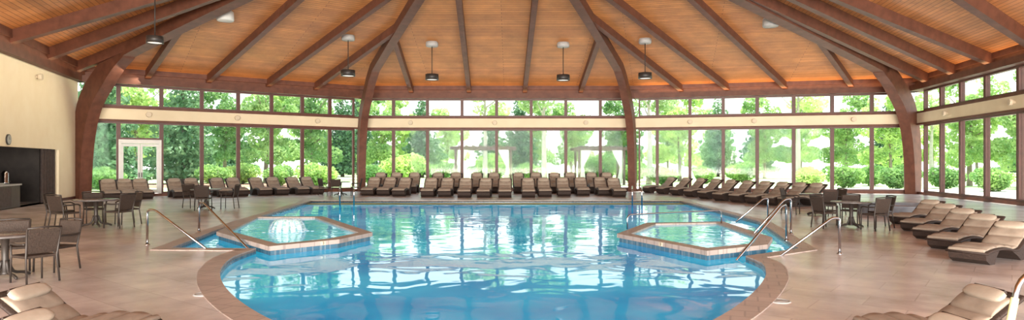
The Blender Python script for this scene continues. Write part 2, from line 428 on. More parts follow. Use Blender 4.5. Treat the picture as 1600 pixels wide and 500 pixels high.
# arched hip beams
arch_labels = ['curved red-brown laminated arch rising beside the cream plaster wall', 'slim red-brown arch left of the middle window wall',
               'slim red-brown arch right of the middle window wall', 'thick curved red-brown arch at the far right corner']
for i, C in enumerate((L1, L2, R2, R1)):
    d2 = Vector((APEX.x - C.x, APEX.y - C.y)); Ls = d2.length; d2.normalize(); dd = Vector((d2.x, d2.y, 0))
    hz = lambda s: EZ + (APEX.z - EZ) * s / Ls
    big = i in (0, 3); hh = .95 if big else .68; s0 = .33 if big else .38
    ht = .82 if big else .6; dz = -.2
    prof = [(s0, 0, hh * .75), (s0 + .02, 1.2, hh * .85), (s0 + .1, 2.4, hh * .98), (s0 + .33, 3.6, hh * 1.1), (s0 + .85, 4.75, hh * 1.18), (s0 + 1.85, 5.7, hh * 1.1), (s0 + 3.5, hz(3.7) + dz - .18, ht * 1.05), (s0 + 6.2, hz(6.6) + dz, ht), (Ls - .3, APEX.z + dz, ht)]
    pts = catmull([Vector((C.x, C.y, 0)) + dd * s + Vector((0, 0, z)) for s, z, h_ in prof], 6)
    hs = [v.x for v in catmull([Vector((h_, 0)) for s, z, h_ in prof], 6)]
    o = MB().sweep(pts, .56 if big else .44, hs, dd.cross(Vector((0, 0, 1)))).build('arched_beam', M['beam'])
    tag(o, arch_labels[i], 'beam', 'arched roof beams')

# ------------------------------------------------------------------ pool and deck
lobe = [(400, 389), (365, 402), (347, 418), (344, 432), (352, 450), (375, 472), (415, 497), (470, 520), (560, 545), (680, 558), (790, 560), (900, 555), (1000, 540), (1080, 517), (1135, 490), (1172, 463), (1191, 442), (1197, 427), (1190, 412), (1165, 401)]
lobe = catmull([G(*p) for p in lobe], 4)
rest = [G(1248, 389), G(1185, 346), G(1062, 314), G(486, 314), G(338, 360), G(268, 388)]
pool = [Vector((p.x, p.y)) for p in lobe + rest]
cop = offset_poly(pool, .32)
outer = [(-22.2, 32.2), (-9.7, 40.4), (7.7, 40.4), (23.4, 36.7), (16.9, 3), (16.9, -3), (-12.2, -3), (-12.2, 3)]
struct(fill([outer, cop], 0).build('floor', M['deck']))
pr = empty('swimming_pool', (0, 12, 0)); tag(pr, 'large blue indoor swimming pool with rounded near end and stone rim', 'pool')
def kid(o, par):
    o.parent = par; o.matrix_parent_inverse = Matrix.Translation(-Vector(par.location)); return o
WZ = -.10
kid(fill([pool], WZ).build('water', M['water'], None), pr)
b = MB(); ring(b, pool, pool, -.01, -.4); kid(b.build('basin_wall', M['tile'], None), pr)
c = MB(); ring(c, pool, cop, .015, .015); ring(c, pool, pool, .015, -.05); ring(c, cop, cop, .015, -.02); kid(c.build('coping', M['coping'], None), pr)
def text_mesh(ch, size):
    cu = bpy.data.curves.new('depth_number', 'FONT'); cu.body = ch; cu.size = size; cu.extrude = .004; cu.align_x = 'CENTER'; cu.align_y = 'CENTER'
    ob = bpy.data.objects.new('tmp', cu); COL.objects.link(ob); bpy.context.view_layer.update()
    me = bpy.data.meshes.new_from_object(ob.evaluated_get(bpy.context.evaluated_depsgraph_get()))
    bpy.data.objects.remove(ob); me.materials.clear(); me.materials.append(M['black']); return me
RZ = .09
def hot_tub(pxs, label, mk):
    P = [G(x, y, RZ) for x, y in pxs]; c = sum(P, Vector()) / len(P); c.z = 0
    root = empty('hot_tub', c); tag(root, label, 'hot tub', 'raised hot tubs')
    po = [Vector((p.x - c.x, p.y - c.y)) for p in P]; pi = offset_poly(po, -.29); pw = offset_poly(po, -.05)
    m = MB(); ring(m, pw, pw, .02, -.4); m.build('tub_wall', M['tile'], root)
    m = MB(); ring(m, po, pi, RZ, RZ); ring(m, po, po, RZ, .0); ring(m, pi, pi, RZ, -.3); ring(m, po, pw, .0, .0); m.build('rim', M['coping'], root)
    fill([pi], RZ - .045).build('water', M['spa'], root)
    i, j, t = mk
    A, B = pw[i], pw[j]; p = A.lerp(B, t); e = (B - A).normalized(); n = Vector((e.y, -e.x))
    if n.dot(p) < 0: n = -n
    ang = math.atan2(n.x, -n.y)
    q = p + n * .058
    tl = MB().box((0, 0, 0), (.11, .01, .075)).build('depth_marker', M['sconce'], root); tl.location = (q.x, q.y, .045); tl.rotation_euler = (0, 0, ang)
    tx = bpy.data.objects.new('depth_number', text_mesh('3', .09)); COL.objects.link(tx); tx.parent = tl; tx.location = (0, -.007, 0); tx.rotation_euler = (R(90), 0, 0)
    return root, c
tubL, cL = hot_tub([(338, 362), (390, 338), (505, 338), (582, 363), (530, 374), (420, 385)], 'raised angular hot tub with bubbling fountain on the left of the pool', (4, 5, .25))
tubR, cR = hot_tub([(964, 365), (1010, 348), (1130, 346), (1207, 371), (1200, 382), (1105, 392)], 'raised angular hot tub with calm water on the right of the pool', (5, 0, .45))
# fountain: umbrella of water
fp = G(449, 361, .05)
fr = empty('fountain', (fp.x, fp.y, RZ - .045), 0, .88); tag(fr, 'white umbrella shaped water fountain rising inside the left hot tub', 'fountain')
m = MB(); nn = 48; vs = []; fs = []
P_ = [(.02, .30), (.10, .345), (.2, .355), (.3, .335), (.38, .285), (.44, .21), (.48, .12), (.50, .04), (.505, .0)]
for r_, z_ in P_:
    for k in range(nn):
        a = 2 * math.pi * k / nn; q = 1 + .025 * math.sin(a * 12) + random.uniform(-.015, .015)
        vs.append((r_ * q * math.cos(a), r_ * q * math.sin(a), z_ * (1 + .03 * math.sin(a * 3) + random.uniform(-.015, .015))))
for i in range(len(P_) - 1):
    for k in range(nn):
        if i > 3 and k % 3 == 0: continue
        a = i * nn + k; b_ = i * nn + (k + 1) % nn; fs.append((a, b_, b_ + nn, a + nn))
m.add(vs, fs, True); m.build('water_dome', M['foam'], fr)
MB().tube([(0, 0, -.1), (0, 0, .2), (0, 0, .33)], [.03, .04, .02], 10).build('water_jet', M['foam'], fr)
m = MB()
for k in range(26):
    a = random.uniform(0, 6.28); rr = random.uniform(.48, .72); m.ellipsoid((rr * math.cos(a), rr * math.sin(a), .005), (.06, .06, .012), 6, 4)
fo = m.build('splash', M['foam'], fr); fo['kind'] = 'stuff'

# handrails
def rail(name, pts, label, r=.024, cat='handrail'):
    base = Vector(pts[0]); root = empty(name, (base.x, base.y, 0)); tag(root, label, cat, 'steel pool handrails')
    P = [Vector(p) - Vector((base.x, base.y, 0)) for p in pts]
    Q = [P[0]]
    for i in range(1, len(P) - 1):
        a, b, c = P[i - 1], P[i], P[i + 1]; d = min(.16, (a - b).length * .4, (c - b).length * .4)
        s = b + (a - b).normalized() * d; e = b + (c - b).normalized() * d
        for k in range(6):
            t = k / 5; Q.append(s * (1 - t) ** 2 + b * 2 * t * (1 - t) + e * t * t)
    Q.append(P[-1])
    MB().tube(Q, r, 10).build('rail', M['chrome'], root)
    m = MB(); m.lathe([(r, .0), (r * 2.4, .0), (r * 2.4, .012), (r * 1.2, .03)], (P[0].x, P[0].y, P[0].z), 14); m.build('base_flange', M['chrome'], root)
    return root
def gz(x, y, z=0): return G(x, y, z)
def up(p, z): return Vector((p.x, p.y, z))
p = gz(230, 383); e = gz(336, 390); rail('handrail', [p, up(p, .74), up(p.lerp(e, .12), .74), Vector((e.x, e.y, -.12))], 'long chrome handrail sloping into the pool, nearest the left tables')
p = gz(311, 363); e = gz(396, 388); rail('handrail', [p, up(p, .75), up(p.lerp(e, .1), .75), Vector((e.x, e.y, -.12))], 'chrome handrail running down beside the left edge of the fountain tub')
p = gz(1312, 397); e = gz(1206, 400); rail('handrail', [p, up(p, .68), up(p.lerp(e, .12), .68), Vector((e.x, e.y, -.12))], 'chrome handrail standing farthest right on the deck, beside the right loungers')
p = gz(1229, 376); e = gz(1150, 398); rail('handrail', [p, up(p, .80), up(p.lerp(e, .12), .78), Vector((e.x, e.y, -.12))], 'chrome handrail curving down in front of the right hot tub')
p = gz(1236, 366); e = gz(1178, 371); rail('handrail', [p, up(p, .86), up(p.lerp(e, .2), .84), Vector((e.x, e.y, RZ))], 'chrome handrail dropping onto the right corner of the calm hot tub')
p = gz(1200, 350); e = gz(1150, 352); rail('handrail', [p, up(p, .72), up(p.lerp(e, .15), .72), Vector((e.x, e.y, RZ))], 'short chrome handrail behind the calm hot tub')
p = G(1127, 349, RZ); e = G(980, 358, RZ); rail('handrail', [Vector((p.x, p.y, RZ - .03)), up(p, .44), up(e, .44), Vector((e.x, e.y, RZ))], 'low chrome grab bar spanning the back of the calm hot tub', .02)
cr = rail('handrail', [Vector((3.80, 5.0, 0)), Vector((3.985, 5.02, .84)), Vector((4.4, 5.1, .84)), Vector((4.45, 5.1, 0))], 'pale steel handrail with yellow-green sleeve at the bottom right corner', .022)
MB().tube([(.072, .008, .33), (.142, .016, .65)], .028, 12).build('sleeve', M['yellow'], cr)
for x0, lb in ((531, 'chrome ladder loop by the far left pool corner'), (553, 'second chrome ladder loop by the far left pool corner'), (988, 'chrome ladder loop by the far right pool corner'), (1003, 'second chrome ladder loop by the far right pool corner')):
    p = gz(x0, 311.0); e = gz(x0, 318); rail('ladder_rail', [p, up(p, .62), Vector((e.x, e.y, .62)), Vector((e.x, e.y, -.12))], lb, .03, 'ladder rail')
# skimmer lids
for (x, y, lb) in ((319, 460, 'round skimmer lid set in the deck left of the pool'), (1218, 471, 'round skimmer lid set in the deck right of the pool')):
    q = G(x, y); o = empty('skimmer_lid', (q.x, q.y, 0)); tag(o, lb, 'lid', 'skimmer lids in the deck')
    MB().lathe([(0, .008), (.1, .008), (.11, .0)], (0, 0, 0), 24).build('cover', M['grey'], o)
    MB().lathe([(.11, .0), (.11, .012), (.13, .012), (.135, 0)], (0, 0, 0), 24).build('collar', M['grey'], o)

# ------------------------------------------------------------------ loungers
def ribbon(mb, path, hw, t0, tf, ends=True):
    n = len(path); vs = []; fs = []
    cs = 8
    for i, p in enumerate(path):
        t = (path[min(i + 1, n - 1)] - path[max(i - 1, 0)]).normalized(); nn_ = Vector((-t.y, t.x))
        t1 = tf(i / (n - 1))
        for x, o in ((-hw, t0), (hw, t0), (hw * 1.02, t0 + (t1 - t0) * .6), (hw * .95, t0 + (t1 - t0) * .92), (hw * .5, t1), (-hw * .5, t1), (-hw * .95, t0 + (t1 - t0) * .92), (-hw * 1.02, t0 + (t1 - t0) * .6)):
            q = p + nn_ * o; vs.append((x, q.x, q.y))
    for i in range(n - 1):
        for k in range(cs):
            a = i * cs + k; b = i * cs + (k + 1) % cs; fs.append((a, b, b + cs, a + cs))
    fs.append(tuple(range(cs))[::-1]); fs.append(tuple(range((n - 1) * cs, n * cs)))
    return mb.add(vs, fs, True)
def make_lounger():
    root = empty('sun_lounger')
    ctrl = [Vector(p) for p in [(0, .27), (.10, .305), (.45, .345), (.8, .33), (1.1, .27), (1.3, .33), (1.6, .56), (1.92, .80)]]
    path = catmull(ctrl, 6); fine = catmull(ctrl, 14)
    m = MB(); ribbon(m, path, .37, -.05, lambda s: 0.0); m.build('frame', M['wicker'], root)
    for prof in ([(.02, .24), (.05, .1), (.2, .0), (.36, .0), (.4, .13), (.55, .315), (.4, .325)], [(1.0, .245), (1.22, .12), (1.38, .0), (1.6, .0), (1.63, .1), (1.64, .5), (1.3, .29)]):
        m = MB(); m.prism([(-.33, y, z) for y, z in prof], (.66, 0, 0)); m.build('leg', M['wicker'], root)
    seg = 7.0
    sub = fine[2:-5]
    m = MB(); ribbon(m, sub, .315, .004, lambda s: .008 + .056 * abs(math.sin(math.pi * s * seg)) ** .45 if 0.01 < s < .99 else .012); m.build('cushion', M['cush'], root)
    pm = MB(); pm.ellipsoid((0, 0, 0), (.29, .115, .055), 16, 9, .65)
    pl = pm.build('pillow', M['pillow'], root); pl.location = (0, 1.71, .75); pl.rotation_euler = (R(38), 0, 0)
    m = MB(); m.box((0, .113, -.01), (.44, .02, .055))
    m.build('strap', M['wicker'], pl)
    return Proto(root)
LNG = make_lounger()
def lounger(foot, rz, sc, label, group): return LNG.put((foot.x, foot.y, 0), rz, sc, label, 'lounger', group)
cen = [(573, 306), (598, 306), (622, 307), (667, 308), (694, 308), (725, 309), (755, 309), (789, 309), (826, 309), (852, 308), (882, 307), (912, 306), (945, 306), (969, 308)]
for i, (x, y) in enumerate(cen):
    q = G(x, y); lounger(q, R(random.uniform(-2, 2)), (1.0, 1.12, 1.14), 'tan-cushioned lounger, %s from left in the front row facing the far pool edge' % ORD[i], 'loungers in the front row along the far pool edge')
for i, x in enumerate([583, 610, 641, 680, 707, 741, 772, 812, 839, 868, 897, 930, 957]):
    q = G(x, 302.6); lounger(q, R(random.uniform(-2, 2)), (.96, 1.1, 1.42), 'tan lounger, %s from left in the second row close against the middle windows' % ORD[i], 'loungers in the row against the middle windows')
def wallfoot(A, B, px, off):
    u = (B - A).normalized(); n = Vector((-u.y, u.x))
    if n.dot(Vector((0, 18)) - A) < 0: n = -n
    return onwall(A + n * off, B + n * off, px)
for i, x in enumerate([176, 203, 228, 284, 311, 353, 379, 416, 443, 475, 498]):
    q = wallfoot(L1, L2, x, 2.9); lounger(Vector((q.x, q.y, 0)), R(38), (1.0, 1.1, 1.14), 'tan-cushioned lounger, %s from left along the left windows beside the white door' % ORD[i], 'loungers along the left window wall')
for i, (x, y) in enumerate([(1008, 301.5), (1030, 303.5), (1052, 305.5), (1074, 308), (1096, 311), (1120, 314), (1146, 316.5), (1172, 319), (1199, 321), (1224, 323)]):
    lounger(G(x, y), R(-64), (.96, 1.1, 1.1), 'tan-cushioned lounger, %s from the arch in the row along the right-back windows' % ORD[i], 'loungers along the right-back windows')
rw = ['farthest lounger of the staggered group by the right window wall', 'second-farthest lounger of the group by the right window wall', 'middle lounger of the group by the right window wall', 'second-nearest lounger of the group by the right window wall', 'nearest lounger of the group by the right window wall, cut by frame edge']
for i, (x, y) in enumerate([(1405, 351), (1424, 362), (1446, 375), (1472, 391), (1509, 412)]):
    lounger(G(x, y), R(-60), (.88, .93, .78), rw[i], 'loungers by the right window wall')
fs_ = (.82, .64, .66)
lounger(Vector((3.32, 5.95, 0)), R(-88), fs_, 'tan lounger with pale head pillow in the bottom right corner, farther of two', 'loungers in the foreground')
lounger(Vector((2.22, 4.75, 0)), R(-87), fs_, 'tan lounger at the bottom right edge, nearer of two, mostly cut off', 'loungers in the foreground')
lounger(Vector((-3.45, 6.0, 0)), R(88), fs_, 'tan lounger with head pillow in the bottom left corner, farther of two', 'loungers in the foreground')
lounger(Vector((-2.65, 4.9, 0)), R(87), fs_, 'tan lounger at the bottom left edge, nearer of two, mostly cut off', 'loungers in the foreground')

# ------------------------------------------------------------------ patio chairs and tables
def make_chair():
    root = empty('patio_armchair')
    MB().box((0, 0, .43), (.46, .46, .045)).build('seat', M['weave'], root, .015)
    m = MB(); m.prism([(-.22, .22, .48), (.22, .22, .48), (.235, .31, .88), (-.235, .31, .88)], (0, .03, .005)); m.build('backrest', M['weave'], root, .01)
    for s in (-1, 1):
        MB().tube([(s * .23, -.22, 0), (s * .225, -.21, .42), (s * .24, -.19, .62)], .016, 8).build('leg', M['dmetal'], root)
        MB().tube([(s * .24, .29, 0), (s * .225, .235, .42), (s * .25, .325, .9)], .016, 8).build('leg', M['dmetal'], root)
        MB().tube(catmull([(s * .24, -.20, .61), (s * .275, -.1, .65), (s * .28, .08, .64), (s * .25, .265, .65)], 3), .019, 8).build('armrest', M['dmetal'], root)
    MB().tube([(-.25, .328, .9), (0, .338, .915), (.25, .328, .9)], .016, 8).build('top_rail', M['dmetal'], root)
    return Proto(root)
def make_table():
    root = empty('round_table')
    MB().lathe([(0, .70), (.5, .70), (.545, .715), (.55, .73), (.53, .742), (0, .742)], (0, 0, 0), 36).build('tabletop', M['stone'], root)
    MB().lathe([(.16, .70), (.06, .66), (.05, .4), (.055, .1), (.09, .06), (0, .05)], (0, 0, 0), 16).build('pedestal', M['dmetal'], root)
    for k in range(4):
        a = R(45 + 90 * k); c, s = math.cos(a), math.sin(a)
        MB().tube(catmull([(.05 * c, .05 * s, .3), (.12 * c, .12 * s, .1), (.28 * c, .28 * s, .06), (.38 * c, .38 * s, .012)], 3), [.025] * 9 + [.012], 8).build('leg', M['dmetal'], root)
    return Proto(root)
CH = make_chair(); TB = make_table()
tabs = [((150, 354), 'near the cream wall', [(-110, 'camera side'), (-20, 'right side'), (60, 'far right side'), (125, 'far left side'), (195, 'left side')], 1.0),
        ((8, 434), 'at the left frame edge', [(-25, 'right side'), (68, 'far side'), (120, 'far left side')], .88),
        ((322, 326), 'before the left loungers', [(-70, 'camera side'), (10, 'right side'), (150, 'left side')], 1.0),
        ((1330, 355), 'nearest on the right deck', [(-75, 'camera side'), (0, 'right side'), (65, 'far right side'), (120, 'far left side'), (190, 'left side')], .93),
        ((1275, 336), 'farther on the right deck', [(-95, 'camera side'), (20, 'right side'), (140, 'left side')], .95),
        ((532, 305), 'by the left slim arch', [(0, 'right side'), (180, 'left side'), (-90, 'camera side')], 1.0)]
tl = ['dark round table with a polished top near the cream wall', 'dark round table cut off by the left frame edge', 'small dark round table in front of the left loungers',
      'dark round table nearest on the right deck', 'dark round table farther back on the right deck', 'far small round table by the left slim arch']
for ti, ((x, y), where, chs, s) in enumerate(tabs):
    q = G(x, y); TB.put(q, R(ti * 17), s, tl[ti], 'table', 'round patio tables')
    for a, side in chs:
        r_ = .82 * s; aa = R(a)
        CH.put((q.x + r_ * math.cos(aa), q.y + r_ * math.sin(aa), 0), aa - math.pi / 2 + R(random.uniform(-12, 12)), s, 'dark woven armchair, %s of the table %s' % (side, where), 'chair', 'dark woven patio armchairs')

# ------------------------------------------------------------------ pendants and ceiling discs
def pendant(cx, cy, sy, label, s=1.0):
    h = roof_hit(cx, cy)
    if h is None: return
    zs = EH - (sy - HY) / F * h.y
    root = empty('pendant_lamp', (h.x, h.y, h.z)); tag(root, label, 'lamp', 'pendant lamps')
    L = h.z - zs
    MB().lathe([(0, .05), (.32 * s, .05), (.33 * s, -.14), (.3 * s, -.2), (0, -.2)], (0, 0, 0), 20).build('canopy', M['grey'], root)
    MB().tube([(0, 0, -.1), (0, 0, -L + .1)], .022, 8).build('rod', M['dmetal'], root)
    MB().lathe([(0, -L + .2 * s), (.34 * s, -L + .2 * s), (.35 * s, -L - .1 * s), (.31 * s, -L - .1 * s), (.31 * s, -L + .1 * s), (0, -L + .1 * s)], (0, 0, 0), 22).build('shade', M['black'], root)
    MB().lathe([(0, -L - .07 * s), (.3 * s, -L - .07 * s), (.3 * s, -L + .0), (0, -L)], (0, 0, 0), 22).build('diffuser', M['diff'], root)
pendant(544, 57, 116, 'dark drum pendant left of the left slim arch')
pendant(675, 67, 122, 'dark drum pendant left of centre over the far pool edge')
pendant(880, 68, 123, 'dark drum pendant right of centre over the far pool edge')
pendant(1008, 62, 120, 'dark drum pendant right of the right slim arch')
pendant(242, -30, 64, 'dark drum pendant hanging nearest, by the left thick arch', .8)
for (x, y, lb) in ((352, 20, 'pale round ceiling speaker on the left roof slope'), (1204, 30, 'grey round ceiling speaker on the right roof slope')):
    h = plane_hit('L' if x < 800 else 'R', x, y); o = empty('ceiling_speaker', h); tag(o, lb, 'speaker', 'round ceiling speakers')
    mt = M['white'] if x < 800 else M['grey']
    MB().lathe([(0, .1), (.34, .1), (.36, -.3), (.33, -.36), (.3, -.36)], (0, 0, 0), 24).build('housing', mt, o)
    MB().lathe([(.3, -.35), (.2, -.365), (0, -.37)], (0, 0, 0), 24).build('grille', mt, o)
# fascia sconces
sc_ = [('L', 232, 'near the white door'), ('L', 370, 'above the left loungers'), ('L', 495, 'left of the left slim arch'), ('C', 642, 'leftmost on the middle band'), ('C', 773, 'central on the middle band'), ('C', 915, 'rightmost on the middle band'),
       ('R', 1078, 'just right of the right slim arch'), ('R', 1178, 'midway on the right-back band'), ('R', 1333, 'near the right thick arch'), ('E', 1480, 'farther one on the right wall band'), ('E', 1585, 'nearer one on the right wall band')]
def sconce(p, n, label, wall):
    root = empty('wall_sconce', p, math.atan2(n.x, -n.y), .8); tag(root, label, 'wall light', 'round wall sconces')
    m = MB(); m.tube([(0, 0, 0), (0, -.05, 0)], .1, 16); m.build('backplate', M['sconce'], root)
    m = MB(); m.tube([(0, -.05, 0), (0, -.12, .0), (0, -.24, .01), (0, -.27, .01)], [.08, .17, .17, .15], 18); m.build('shade', M['sconce'], root)
for k, x, lb in sc_:
    A, B = TRI[k]; u = (B - A).normalized(); n = Vector((-u.y, u.x))
    if n.dot(Vector((0, 18)) - A) < 0: n = -n
    p = onwall(A + n * .16, B + n * .16, x); sconce((p.x, p.y, 4.25), n, 'small round beige wall sconce, ' + lb, k)
u = (L0 - L1).normalized(); nW = Vector((-u.y, u.x))
if nW.dot(Vector((0, 18)) - L1) < 0: nW = -nW
p = onwall(L1, L0, 57); sconce((p.x, p.y, 1.7 + .136 * p.y), nW, 'small round beige wall sconce high on the cream plaster wall', 'W')
# clock
p = onwall(L1, L0, 12); zc = 1.7 + .038 * p.y
ck = empty('wall_clock', (p.x, p.y, zc), math.atan2(nW.x, -nW.y)); tag(ck, 'round black-rimmed wall clock above the bar opening', 'clock')
MB().tube([(0, 0, 0), (0, -.05, 0)], .2, 28).build('rim', M['black'], ck)
MB().tube([(0, -.045, 0), (0, -.056, 0)], .17, 28).build('dial', M['grey'], ck)
MB().box((.0, -.06, .05), (.015, .006, .11)).build('minute_hand', M['black'], ck)
MB().box((.035, -.06, .02), (.08, .006, .018)).build('hour_hand', M['black'], ck)
# bar in the alcove
c0 = onwall(L1, L0, 36); c1 = onwall(L1, L0, -120)
cb = MB(); cb.wallbox(c0, c1, 0.0, .86, -.7, -.1); cab = cb.build('bar_counter', M['cabinet']); tag(cab, 'dark bar counter with pale top inside the left wall opening', 'counter')
MB().wallbox(c0 - ul * .04, c1, .86, .92, -.74, -.05).build('countertop', M['grey'], cab)
for t_ in (.12, .3, .48):
    a = c0.lerp(c1, t_); b_ = c0.lerp(c1, t_ + .16); MB().wallbox(a, b_, .08, .8, -.1, -.08).build('cabinet_door', M['curtaind'], cab)
def bar_item(px, kind):
    q = onwall(L1, L0, px) - nW * .42; return empty(kind, (q.x, q.y, .92), math.atan2(nW.x, -nW.y))
o = bar_item(12, 'coffee_machine'); tag(o, 'dark coffee machine standing on the bar counter', 'coffee machine')
MB().box((0, .05, .3), (.4, .3, .6)).build('body', M['dmetal'], o, .02); MB().box((0, -.17, .03), (.38, .16, .06)).build('drip_tray', M['grey'], o, .01); MB().tube([(0, -.14, .38), (0, -.14, .26)], .03, 10).build('spout', M['chrome'], o)
o = bar_item(28, 'beverage_urn'); tag(o, 'steel drink urn beside the coffee machine', 'urn')
MB().lathe([(0, 0), (.13, 0), (.13, .06), (.12, .08), (.12, .42), (.06, .5), (0, .52)], (0, 0, 0), 18).build('body', M['chrome'], o); MB().tube([(0, -.11, .1), (0, -.17, .1), (0, -.17, .06)], .012, 8).build('tap', M['dmetal'], o)
# curtain / folding panel at opening edge
ca = onwall(L1, L0, 90); cb_ = onwall(L1, L0, 70); nfold = 40; vs = []; fs = []
for k in range(nfold + 1):
    q = ca.lerp(cb_, k / nfold) - nW * (.14 + .09 * math.sin(k * 1.4)); vs += [(q.x, q.y, .03), (q.x, q.y, OZ)]
for k in range(nfold): fs.append((2 * k, 2 * k + 2, 2 * k + 3, 2 * k + 1))
m = MB(); m.add(vs, fs, True); o = m.build('folding_curtain', M['curtaind'], None, 0, False); tag(o, 'dark brown pleated curtain drawn to the right side of the bar opening', 'curtain')
# round planter by right wall
q = G(1408, 335); o = empty('stone_planter', q); tag(o, 'low curved grey stone planter in front of the right thick arch', 'planter')
MB().lathe([(1.3, 0), (1.3, .3), (1.33, .34), (1.12, .34), (1.12, .2), (0, .2)], (0, 0, 0), 36).build('wall', M['planter'], o)
m = MB().lathe([(1.12, .22), (.6, .26), (0, .27)], (0, 0, 0), 24).build('soil', M['mulch'], o)

# ------------------------------------------------------------------ outdoors
g = MB(); g.add([(-140, 28, -.09), (140, 28, -.09), (140, 160, -.09), (-140, 160, -.09)], [(0, 1, 2, 3)]); struct(g.build('lawn', M['lawn']))
pw_ = [(-27, 30), (-27, 37), (-11.5, 48), (9, 50), (33, 44), (24, 4), (18, 4), (18.5, 6), (22.9, 36.9), (7.6, 40.4), (-9.7, 40.6), (-22.3, 31.7)]
struct(fill([pw_], -.06).build('patio', M['patio']))
m = MB(); m.add([(-46, 44, -.07), (-16, 50, -.07), (-18, 60, -.07), (-50, 54, -.07)], [(0, 1, 2, 3)]); struct(m.build('mulch_bed', M['mulch']))
def foliage(nleaf, clusters, size, mat, root, name='foliage'):
    vs = []; fs = []
    tot = sum(c[1][0] * c[1][1] * c[1][2] for c in clusters) ** 1
    for c, r_ in clusters:
        n = max(10, int(nleaf * r_[0] * r_[1] * r_[2] / tot))
        for _ in range(n):
            while True:
                d = Vector((random.uniform(-1, 1), random.uniform(-1, 1), random.uniform(-1, 1)))
                if .05 < d.length <= 1: break
            d = d.normalized() * d.length ** .45
            p = Vector((c[0] + d.x * r_[0], c[1] + d.y * r_[1], c[2] + d.z * r_[2]))
            a = Vector((random.gauss(0, 1), random.gauss(0, 1), random.gauss(0, 1))).normalized(); b = a.cross(Vector((random.gauss(0, 1), random.gauss(0, 1), random.gauss(0, 1)))).normalized()
            s = size * random.uniform(.6, 1.3); a *= s; b *= s * .55
            o = len(vs); vs += [p - a, p + b, p + a, p - b]; fs.append((o, o + 1, o + 2, o + 3))
    m = MB(); m.add(vs, fs); return m.build(name, mat, root, 0, False)
def branchy(h, r, root, mat, nb=6, z0=.45, spread=2.2):
    m = MB(); m.tube(catmull([(0, 0, -.1), (.08, .05, h * .3), (-.06, .1, h * .6), (.05, 0, h)], 3), [r * (1.25 - 1.05 * i / 9) for i in range(10)], 9)
    for k in range(nb):
        a = 2.4 * k; z = h * (z0 + (.9 - z0) * k / nb); L = spread * random.uniform(.7, 1.1)
        m.tube([(0, 0, z), (L * .5 * math.cos(a), L * .5 * math.sin(a), z + L * .35), (L * math.cos(a), L * math.sin(a), z + L * .9)], [r * .4, r * .28, r * .1], 6)
    return m.build('trunk', mat, root)
def tree_A():
    root = empty('broadleaf_tree'); branchy(8, .2, root, M['trunk'])
    cl = []
    for k in range(19):
        a = random.uniform(0, 6.28); rr = random.uniform(.4, 2.9); z = random.uniform(1.9, 10.2); s = random.uniform(1.0, 1.6) * (1.15 - abs(z - 6) / 10)
        cl.append(((rr * math.cos(a), rr * math.sin(a), z), (s, s, s * .8)))
    foliage(6600, cl, .2, M['leafA'], root); return Proto(root)
def tree_B():
    root = empty('evergreen_tree'); branchy(10, .2, root, M['trunk'], 4, .3, 1.2)
    cl = []
    for k in range(11):
        z = .9 + k * .95; r_ = 3.2 * (1 - k / 11.5)
        for j in range(4):
            a = k * 1.1 + j * 1.57; q = random.uniform(.8, 1.2); cl.append(((r_ * .5 * q * math.cos(a), r_ * .5 * q * math.sin(a), z), (r_ * .55 * q + .1, r_ * .55 * q + .1, .55)))
    foliage(6000, cl, .22, M['leafB'], root); return Proto(root)
def tree_C():
    root = empty('slender_tree'); branchy(11, .24, root, M['ptrunk'], 6, .5, 1.8)
    cl = []
    for k in range(12):
        a = random.uniform(0, 6.28); rr = random.uniform(.3, 2.2); z = random.uniform(6.5, 12); s = random.uniform(.8, 1.2); cl.append(((rr * math.cos(a), rr * math.sin(a), z), (s, s, s * .7)))
    foliage(2400, cl, .2, M['leafC'], root); return Proto(root)
def shrub():
    root = empty('leafy_shrub'); m = MB()
    for k in range(6):
        a = k * 1.05; m.tube([(0, 0, -.05), (.3 * math.cos(a), .3 * math.sin(a), .5), (.6 * math.cos(a), .6 * math.sin(a), .9)], [.04, .03, .01], 5)
    m.build('stem', M['trunk'], root)
    cl = [((random.uniform(-.6, .6), random.uniform(-.6, .6), random.uniform(.4, .85)), (.55, .55, .42)) for _ in range(9)]
    foliage(3200, cl, .085, M['leafS'], root); return Proto(root)
TA, TBv, TC, SH = tree_A(), tree_B(), tree_C(), shrub()
K = {'A': TA, 'B': TBv, 'C': TC}
